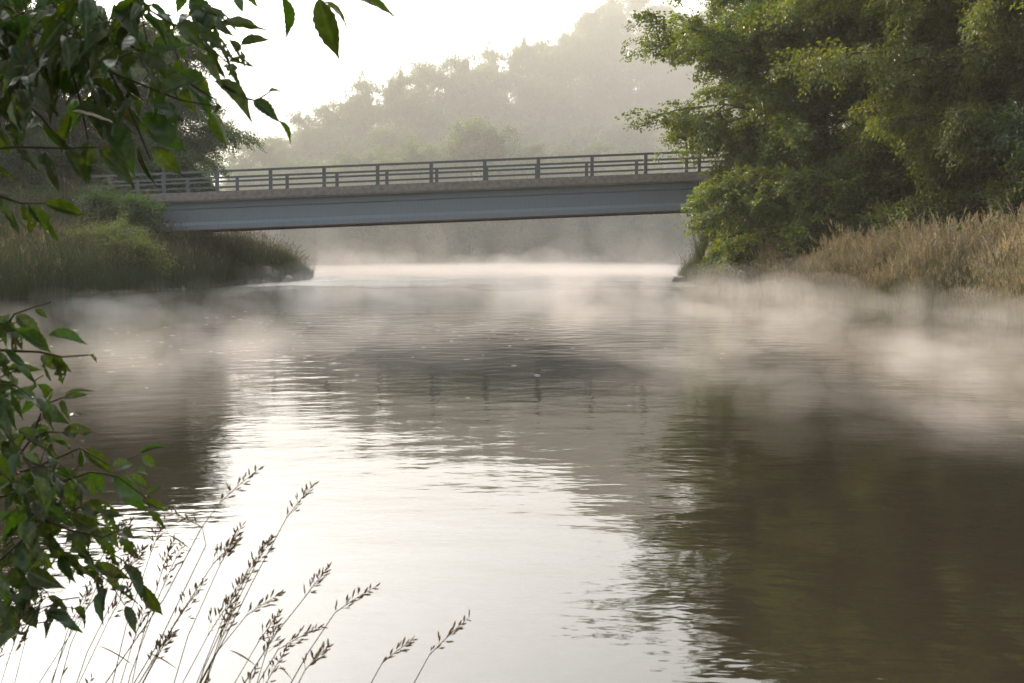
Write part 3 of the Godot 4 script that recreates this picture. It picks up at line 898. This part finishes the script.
func fill_leaves(o: Node3D, kinds: Array, lo: Vector3, hi: Vector3, sets: int, size: float, keep: Array) -> void:
	# compound leaves: a thin rachis with a pair or two of leaflets and one at the end
	var made := 0
	while made < sets:
		var c := Vector3(rnd(lo.x, hi.x), rnd(lo.y, hi.y), rnd(lo.z, hi.z))
		# inside the mass: right of the trunk side, above the hanging line
		if keep.size() and c.y < keep[0] + keep[1] * (c.x - lo.x) + rnd(-0.04, 0.04):
			continue
		if keep.size() > 2 and c.x > keep[2] + keep[3] * (c.y - lo.y):
			continue
		made += 1
		var az := rnd(0.0, TAU)
		var dir := Vector3(cos(az), rnd(-0.8, 0.1), sin(az)).normalized()
		var ln := size * rnd(1.0, 1.6)
		var e := c + dir * ln - Vector3(0, 0.03, 0)
		var rach := Acc.new()
		rach.tube([c - o.position, c.lerp(e, 0.5) + Vector3(0, 0.012, 0) - o.position, e - o.position], [0.0016, 0.0013, 0.001], 4)
		part("leaf_stalk", rach.mesh(mats.twig), o)
		var side := dir.cross(Vector3.UP).normalized()
		for j in 3:
			var at := c.lerp(e, [0.45, 0.5, 1.0][j])
			var d: Vector3 = (dir * 0.7 + side * [1.0, -1.0, 0.0][j] + Vector3(0, rnd(-1.0, -0.25), 0)).normalized()
			var sz := size * rnd(0.6, 1.3)
			var l := part("leaf", kinds[rng.randi() % kinds.size()], o, at - o.position)
			l.basis = leaf_basis(d, Vector3(rnd(-0.5, 0.5), rnd(0.4, 1.0), rnd(-0.2, 0.8)), sz, sz * rnd(0.32, 0.50))

func make_near() -> void:
	var kinds := []
	for k in 12:
		kinds.append(leaf_mesh(k))
	# the tree overhead: its trunk stands on the near bank beside the viewer
	var o := thing("overhanging_tree", "dark leafy branches hanging into the picture's upper corner over the bridge end", "tree", on_land(-3.4, -0.9))
	rng.seed = 811
	var base := o.position
	var a := Acc.new()
	a.tube([Vector3(0, -0.3, 0), Vector3(0.1, 1.2, -0.05), Vector3(0.0, 2.6, -0.15), Vector3(0.2, 4.4, -0.1), Vector3(0.1, 6.2, 0.2)], [0.17, 0.15, 0.13, 0.09, 0.03], 12)
	part("trunk", a.mesh(mats.bark), o)
	var limb := Acc.new()
	var tip: Vector3 = HANGING_TWIGS[0][0] - base
	limb.tube([Vector3(0.03, 2.0, -0.1), Vector3(0.7, 2.5, -0.7), tip + Vector3(-0.3, 0.12, 0.2), tip], [0.06, 0.045, 0.02, 0.008], 8)
	part("limb", limb.mesh(mats.bark), o)
	var limb2 := Acc.new()
	var tip2: Vector3 = HANGING_TWIGS[7][0] - base
	limb2.tube([Vector3(0.02, 2.7, -0.15), Vector3(1.0, 3.1, -0.8), tip2 + Vector3(-0.3, 0.15, 0.15), tip2], [0.05, 0.035, 0.015, 0.006], 8)
	part("limb", limb2.mesh(mats.bark), o)
	twigs(o, HANGING_TWIGS, 0.0034)
	hang_leaves(o, HANGING, kinds)
	fill_leaves(o, kinds, Vector3(-1.20, 2.0, -2.62), Vector3(-0.68, 2.27, -2.18), 82, 0.092, [2.02, 0.24])
	# the crown above, out of the frame, shades the near leaves; made of the same leaves
	rng.seed = 812
	var places := []
	var tints := []
	var n := 0
	while n < 5200:
		var d := Vector3(rnd(-1, 1), rnd(-1, 1), rnd(-1, 1))
		if d.length() > 1.0 or d.length() < 0.35: continue
		var c := Vector3(-2.6, 4.6, -1.6) + d * Vector3(2.7, 2.3, 2.6)
		if nz.get_noise_3dv(c * 60.0) < -0.12: continue
		# what the frame shows is built leaf by leaf above
		if c.y < 1.7 - c.z * (0.145 if c.z < -2.6 and c.x < c.z * 0.30 else 0.30) + 0.08 and c.x > c.z * 0.5 - 0.15: continue
		n += 1
		var dir := Vector3(rnd(-1, 1), rnd(-1.2, 0.2), rnd(-1, 1)).normalized()
		var sz := rnd(0.08, 0.13)
		places.append(Transform3D(leaf_basis(dir, Vector3(rnd(-0.5, 0.5), 1.0, rnd(-0.5, 0.5)), sz, sz * 0.5), c - base))
	for k in 300:
		var c := Vector3(-1.35, 2.45, -3.0) + Vector3(rng.randfn(0, 0.36), rng.randfn(0, 0.16), rng.randfn(0, 0.3))
		if c.x > -0.98 or c.y < 2.22: continue
		var dir := Vector3(rnd(-1, 1), rnd(-1.2, 0.0), rnd(-1, 1)).normalized()
		var sz := rnd(0.08, 0.125)
		places.append(Transform3D(leaf_basis(dir, Vector3(rnd(-0.5, 0.5), 1.0, rnd(-0.2, 0.9)), sz, sz * 0.46), c - base))
	var cr := scatter("crown", kinds[2], places, [], o)
	cr.set_meta("kind", "stuff")
	# the shrub below
	var s := thing("shrub", "dark green leafy shrub at the water's edge beside the grass heads", "shrub", on_land(-1.55, -2.2))
	rng.seed = 821
	var st := Acc.new()
	for q in [[Vector3(0, -0.1, 0), SHRUB_TWIGS[0][0]], [Vector3(0.05, -0.1, 0.02), SHRUB_TWIGS[1][0]], [Vector3(-0.04, -0.1, 0.03), SHRUB_TWIGS[3][0]], [Vector3(0.02, -0.1, 0.06), SHRUB_TWIGS[5][0]], [Vector3(0.0, -0.1, -0.04), SHRUB_TWIGS[7][0]], [Vector3(0.03, -0.1, -0.02), SHRUB_TWIGS[4][0]]]:
		var e: Vector3 = q[1] - s.position
		st.tube([q[0], q[0].lerp(e, 0.5) + Vector3(-0.05, 0.03, 0), e], [0.010, 0.008, 0.005], 6)
	part("stem", st.mesh(mats.twig), s)
	twigs(s, SHRUB_TWIGS, 0.0030)
	hang_leaves(s, SHRUB, kinds)
	fill_leaves(s, kinds, Vector3(-1.08, 0.98, -2.36), Vector3(-0.86, 1.60, -2.04), 72, 0.072, [0.9, 0.0, -0.86, -0.22])
	make_stalks()

func seed_head(foot: Vector3, tip: Vector3, full: float) -> ArrayMesh:
	var a := Acc.new()
	a.col = Color(0.085, 0.060, 0.035)
	var ax := tip - foot
	var l := ax.length()
	var side := ax.normalized().cross(Vector3(0, 0.1, 1)).normalized()
	var bend := Vector3(0, -0.08 * l, 0)
	var pts := []
	for k in 5:
		var t := k / 4.0
		pts.append(foot + ax * t + bend * t * t)
	a.tube(pts, [0.0011, 0.0010, 0.0009, 0.0007, 0.0005], 4)
	var n := int(8 + 13 * full)
	for k in n:
		var t := clampf(pow(k / float(n - 1), 0.8), 0.0, 1.0)
		var q := foot + ax * t + bend * t * t
		var sgn := 1.0 if k % 2 else -1.0
		var spread := (1.0 - t) * rnd(0.10, 0.32) * l * full
		var d := (ax.normalized() * rnd(0.7, 1.0) + side * sgn * rnd(0.15, 0.75) + Vector3(0, 0, rnd(-0.4, 0.4))).normalized()
		var c := q + d * spread
		if spread > 0.006:
			a.tube([q, c], [0.0006, 0.0005], 3)
		for j in (2 if t < 0.7 else 1):
			var dd := (d + Vector3(rnd(-0.35, 0.35), rnd(-0.35, 0.35), rnd(-0.35, 0.35))).normalized()
			var b := c + dd * j * 0.006
			var ln := rnd(0.012, 0.020)
			var w := rnd(0.0014, 0.0027)
			var v := rnd(0.7, 1.3)
			a.col = Color(0.15 * v, 0.105 * v, 0.06 * v)
			a.tube([b, b + dd * ln * 0.35, b + dd * ln * 0.7, b + dd * ln], [0.0006, w, w * 0.75, 0.0002], 5)
	return a.mesh(mats.grass)

func stalk(line: Array, label: String, full: float, group: String) -> void:
	var foot: Vector3 = line[-1]
	var lower: Vector3 = foot + (foot - line[-2]).normalized() * 0.25
	var root := Vector3(lower.x + (lower.x - foot.x) * 2.2, 0.0, lower.z + rnd(0.0, 0.25))
	root.y = land(root.x, root.z) - 0.05
	if root.y < -0.06: root.y = -0.3
	var o := thing("grass_stalk", label, "grass", root, group)
	var pts := []
	var rr := []
	pts.append(Vector3.ZERO)
	pts.append(root.lerp(lower, 0.55) + Vector3(0.0, 0.02, 0) - root)
	for k in range(line.size() - 1, 0, -1):
		pts.append(line[k] - root)
	for k in pts.size():
		rr.append(lerpf(0.0019, 0.0010, k / float(pts.size() - 1)))
	var a := Acc.new()
	a.col = Color(0.11, 0.085, 0.045)
	a.tube(pts, rr, 5)
	part("stem", a.mesh(mats.grass), o)
	part("seed_head", seed_head(line[1] - root, line[0] - root, full), o)
	if rng.randf() < 0.6:
		var b := Acc.new()
		b.col = Color(0.06, 0.055, 0.022)
		var at: Vector3 = pts[pts.size() - 3].lerp(pts[pts.size() - 2], rnd(0.1, 0.8))
		var dr := Vector3(rnd(-1.0, -0.3) if rng.randf() < 0.6 else rnd(0.3, 0.8), rnd(0.4, 1.1), rnd(-0.3, 0.3)).normalized()
		var ln := rnd(0.05, 0.12)
		var prev := at
		for k in 6:
			var t := (k + 1) / 6.0
			var p := at + dr * ln * t - Vector3(0, ln * 0.2 * t * t, 0)
			var up := Vector3(0, 0.0034, 0.002)
			b.quad(prev - up * sin(PI * (k + 0.4) / 6.8), p - up * sin(PI * (t * 6 + 0.4) / 6.8), p + up * sin(PI * (t * 6 + 0.4) / 6.8), prev + up * sin(PI * (k + 0.4) / 6.8))
			prev = p
		part("blade", b.mesh(mats.grass), o)

func make_stalks() -> void:
	rng.seed = 831
	var names := [
		"tall grass stalk whose head nearly touches the lowest shrub leaves", "tallest upright grass stalk with a slim brown seed head",
		"grass stalk with a forked dark head in the middle of the group", "grass stalk bending right with a long nodding seed head",
		"short grass head, second from the outer end of the group", "outermost grass head standing alone against the bright water",
		"loose spreading grass head close beside the tallest stalk", "drooping grass head bent over just below the shrub leaves",
		"small grass head leaning right above the tangle", "short dark grass head at the lower picture edge", "full-spreading grass head low over the tangle"]
	var full := [0.35, 0.35, 0.4, 0.4, 0.35, 0.4, 0.9, 0.2, 0.5, 0.6, 0.8]
	for k in STALKS.size():
		stalk(STALKS[k], names[k], full[k], "")
	for k in 34:
		var d := rnd(2.1, 2.75)
		var s := d / 1100.0
		var fx := rnd(-0.90, -0.52) if k < 22 else rnd(-1.12, -0.85)
		var hy := rnd(0.78, 1.10) if k < 22 else rnd(0.78, 1.14)
		var slope := rnd(0.25, 0.75)
		var tip := Vector3(fx, hy, -d)
		var hl := rnd(0.08, 0.15)
		var dir := Vector3(slope, 1.0, rnd(-0.15, 0.15)).normalized()
		var foot := tip - dir * hl
		var m := foot - dir * 0.18 - Vector3(0, 0.02, 0)
		var low := m - Vector3(slope * 0.6, 1.0, 0.0).normalized() * 0.25
		stalk([tip, foot, m, low], "thin brown grass stalk in the tangle below the shrub leaves", rnd(0.4, 1.0), "grass stalks of the tangle")

# ---------------------------------------------------------------- mist and ripple glints
func puff(o: Node3D, at: Vector3, size: Vector3, turn: float, m: FogMaterial, tilted := true) -> void:
	var f := FogVolume.new()
	f.name = "mist_wisp"
	f.shape = RenderingServer.FOG_VOLUME_SHAPE_ELLIPSOID
	f.size = size
	f.position = at
	f.rotation = Vector3(rnd(-0.25, 0.25), turn, rnd(-0.3, 0.3)) if tilted else Vector3(0, turn, 0)
	f.material = m
	o.add_child(f, true)

func fog(density: float) -> FogMaterial:
	var m := FogMaterial.new()
	m.density = density
	m.albedo = Color(0.97, 0.955, 0.94)
	return m

func make_mist() -> void:
	var o := Node3D.new()
	o.name = "mist"
	add_child(o)
	tag(o, "thin sunlit mist drifting low over the river", "mist", "", "stuff")
	rng.seed = 901
	var grades := [fog(0.017), fog(0.028), fog(0.044)]
	# drifts: where each lies, how far it spreads, how high it stands, how many wisps it is made of
	for d in [[4.6, -10.5, 1.6, 1.8, 0.30, 26], [5.8, -14.0, 2.4, 2.4, 0.42, 38], [8.0, -19.0, 3.4, 3.6, 0.55, 40], [9.0, -27.0, 3.2, 4.5, 0.70, 40], [8.0, -37.0, 3.2, 6.0, 0.80, 36], [2.5, -16.0, 2.4, 2.6, 0.42, 28], [3.0, -27.0, 4.0, 5.0, 0.60, 48], [1.0, -42.0, 5.0, 7.0, 0.85, 56], [0.5, -34.0, 4.0, 5.0, 0.7, 36], [-5.0, -15.0, 1.7, 2.6, 0.60, 44], [-4.2, -18.5, 1.6, 2.0, 0.5, 24], [-2.0, -24.0, 3.0, 5.0, 0.5, 26], [-8.5, -24.0, 2.6, 4.5, 0.60, 28], [-7.5, -40.0, 5.0, 8.0, 0.75, 40], [-2.0, -54.0, 6.0, 4.0, 0.9, 36]]:
		for k in d[5]:
			var tall: float = d[4] * rnd(0.5, 1.9)
			var at := Vector3(d[0] + rng.randfn(0.0, d[2] * 0.55), tall * rnd(0.15, 0.6), d[1] + rng.randfn(0.0, d[3] * 0.55))
			var wide: float = rnd(0.35, 1.9) * (0.6 + 0.016 * -d[1])
			puff(o, at, Vector3(wide * rnd(0.7, 1.6), tall, wide), rnd(-0.6, 0.6), grades[k % 3])
	var low := fog(0.030)
	for k in 12:   # the low sunlit sheet over the far reach
		var z := -74.0 - 4.6 * k
		puff(o, Vector3(rnd(-4.0, 4.0), 0.05, z), Vector3(rnd(36.0, 56.0), rnd(0.7, 1.3), rnd(10.0, 18.0)), 0.0, low, false)
	for k in 150:   # beyond the bridge, rising higher
		var z := rnd(-62.0, -128.0)
		var x := rnd(-0.22, 0.18) * -z
		var tall := rnd(0.7, 2.4) if k % 3 else rnd(2.4, 5.5)
		puff(o, Vector3(x, tall * rnd(0.15, 0.5), z), Vector3(rnd(1.0, 4.0), tall, rnd(1.2, 4.0)), rnd(-0.6, 0.6), grades[k % 3])
	var bank := FogVolume.new()
	bank.name = "valley_haze"
	bank.shape = RenderingServer.FOG_VOLUME_SHAPE_BOX
	bank.size = Vector3(700.0, 60.0, 420.0)
	bank.position = Vector3(0.0, 29.0, -88.0 - 210.0)
	bank.material = fog(0.0060)
	bank.material.albedo = Color(0.95, 0.96, 0.945)
	o.add_child(bank)

func make_glint_flecks() -> void:  # thin pale flecks drawn in place of glints on the ripples
	rng.seed = 951
	var a := Acc.new()
	var c := Vector3(0, 0.006, 0)
	var prev := Vector3(1, 0, 0)
	for k in 9:
		var an := TAU * (k + 1) / 9.0
		var r := rnd(0.55, 1.0) if k < 8 else 1.0
		var p := Vector3(cos(an) * r, 0.0, sin(an) * r)
		a.tri(c, prev, p)
		prev = p
	var places := []
	for k in 170:
		var x := rng.randfn(-4.5, 3.2)
		var z := rng.randfn(-22.0, 6.5)
		if z > -11.0 or x < -13.0: continue
		var s := rnd(0.003, 0.008)
		places.append(Transform3D(Basis(Vector3.UP, rnd(-0.3, 0.3)).scaled(Vector3(s * rnd(5.0, 16.0), 1.0, s)), Vector3(x, 0.004, z)))
	var o := scatter("glint_flecks", a.mesh(mats.glint_flecks), places, [], self)
	tag(o, "small pale flecks standing in for sky glints on the riffle", "glint_flecks", "", "stuff")

# hazy dawn air: dim blue all round, paler to the horizon, with the broad white aureole of a low sun in haze
func sunrise_sky(to_sun: Vector3) -> ImageTexture:
	var w := 512
	var h := 256
	var im := Image.create_empty(w, h, false, Image.FORMAT_RGBAF)
	for j in h:
		var el := PI * 0.5 - PI * (j + 0.5) / h
		for i in w:
			var az := TAU * (i + 0.5) / w   # the first column looks along -z
			var d := Vector3(sin(az) * cos(el), sin(el), -cos(az) * cos(el))
			var th := rad_to_deg(acos(clampf(d.dot(to_sun), -1.0, 1.0)))
			var low := pow(1.0 - maxf(sin(el), 0.0), 5.0)
			var near := SKY_NEAR * exp(-th / 9.0)
			var wide := SKY_WIDE * exp(-th / 34.0)
			var c := Color(0.155, 0.205, 0.265) * SKY_BASE
			c = c.lerp(Color(0.27, 0.31, 0.35) * SKY_BASE, low)
			im.set_pixel(i, j, Color(c.r + near + wide, c.g + near * 0.90 + wide * 0.975, c.b + near * 0.74 + wide * 0.94))
	return ImageTexture.create_from_image(im)

func _ready() -> void:
	var cam := Camera3D.new()
	cam.name = "camera"
	cam.position = Vector3(0, 1.7, 0)
	cam.rotation.x = -atan(90.0 / 1100.0)
	cam.fov = rad_to_deg(2.0 * atan(341.5 / 1100.0))
	cam.near = 0.05
	cam.far = 4000.0
	var lens := CameraAttributesPhysical.new()
	lens.frustum_focal_length = 12.0 * 1100.0 / 341.5
	lens.frustum_near = 0.05
	lens.frustum_far = 4000.0
	lens.frustum_focus_distance = 18.0
	lens.exposure_aperture = 11.0
	cam.attributes = lens
	add_child(cam)
	cam.current = true
	var sun := DirectionalLight3D.new()
	sun.name = "sun"
	sun.light_color = Color(1.0, 0.86, 0.695)
	sun.light_energy = 1.6
	sun.light_angular_distance = 0.6
	sun.shadow_enabled = true
	add_child(sun)
	var el := deg_to_rad(21.0)
	var az := deg_to_rad(-34.0)
	sun.look_at_from_position(Vector3(sin(az) * cos(el), sin(el), -cos(az) * cos(el)) * 10.0, Vector3.ZERO)
	var sm := PanoramaSkyMaterial.new()
	sm.panorama = sunrise_sky(Vector3(sin(az) * cos(el), sin(el), -cos(az) * cos(el)))
	var sky := Sky.new()
	sky.sky_material = sm
	var e := Environment.new()
	e.background_mode = Environment.BG_SKY
	e.sky = sky
	e.background_energy_multiplier = 1.0
	e.tonemap_mode = Environment.TONE_MAPPER_LINEAR
	e.tonemap_exposure = 2.7
	e.fog_enabled = true
	e.fog_mode = Environment.FOG_MODE_EXPONENTIAL
	e.fog_density = 0.0004
	e.fog_light_color = Color(0.96, 0.95, 0.93)
	e.volumetric_fog_enabled = true
	e.volumetric_fog_density = 0.0
	e.sdfgi_enabled = true
	e.ssao_enabled = true
	e.ssil_enabled = true
	var we := WorldEnvironment.new()
	we.environment = e
	add_child(we)
	nz.seed = 4
	nz.frequency = 0.01
	nz.noise_type = FastNoiseLite.TYPE_SIMPLEX_SMOOTH
	nz.fractal_octaves = 3
	make_materials()
	make_land()
	make_water()
	make_bridge()
	make_trees()
	make_grass()
	make_stones()
	make_near()
	make_glint_flecks()
	make_mist()
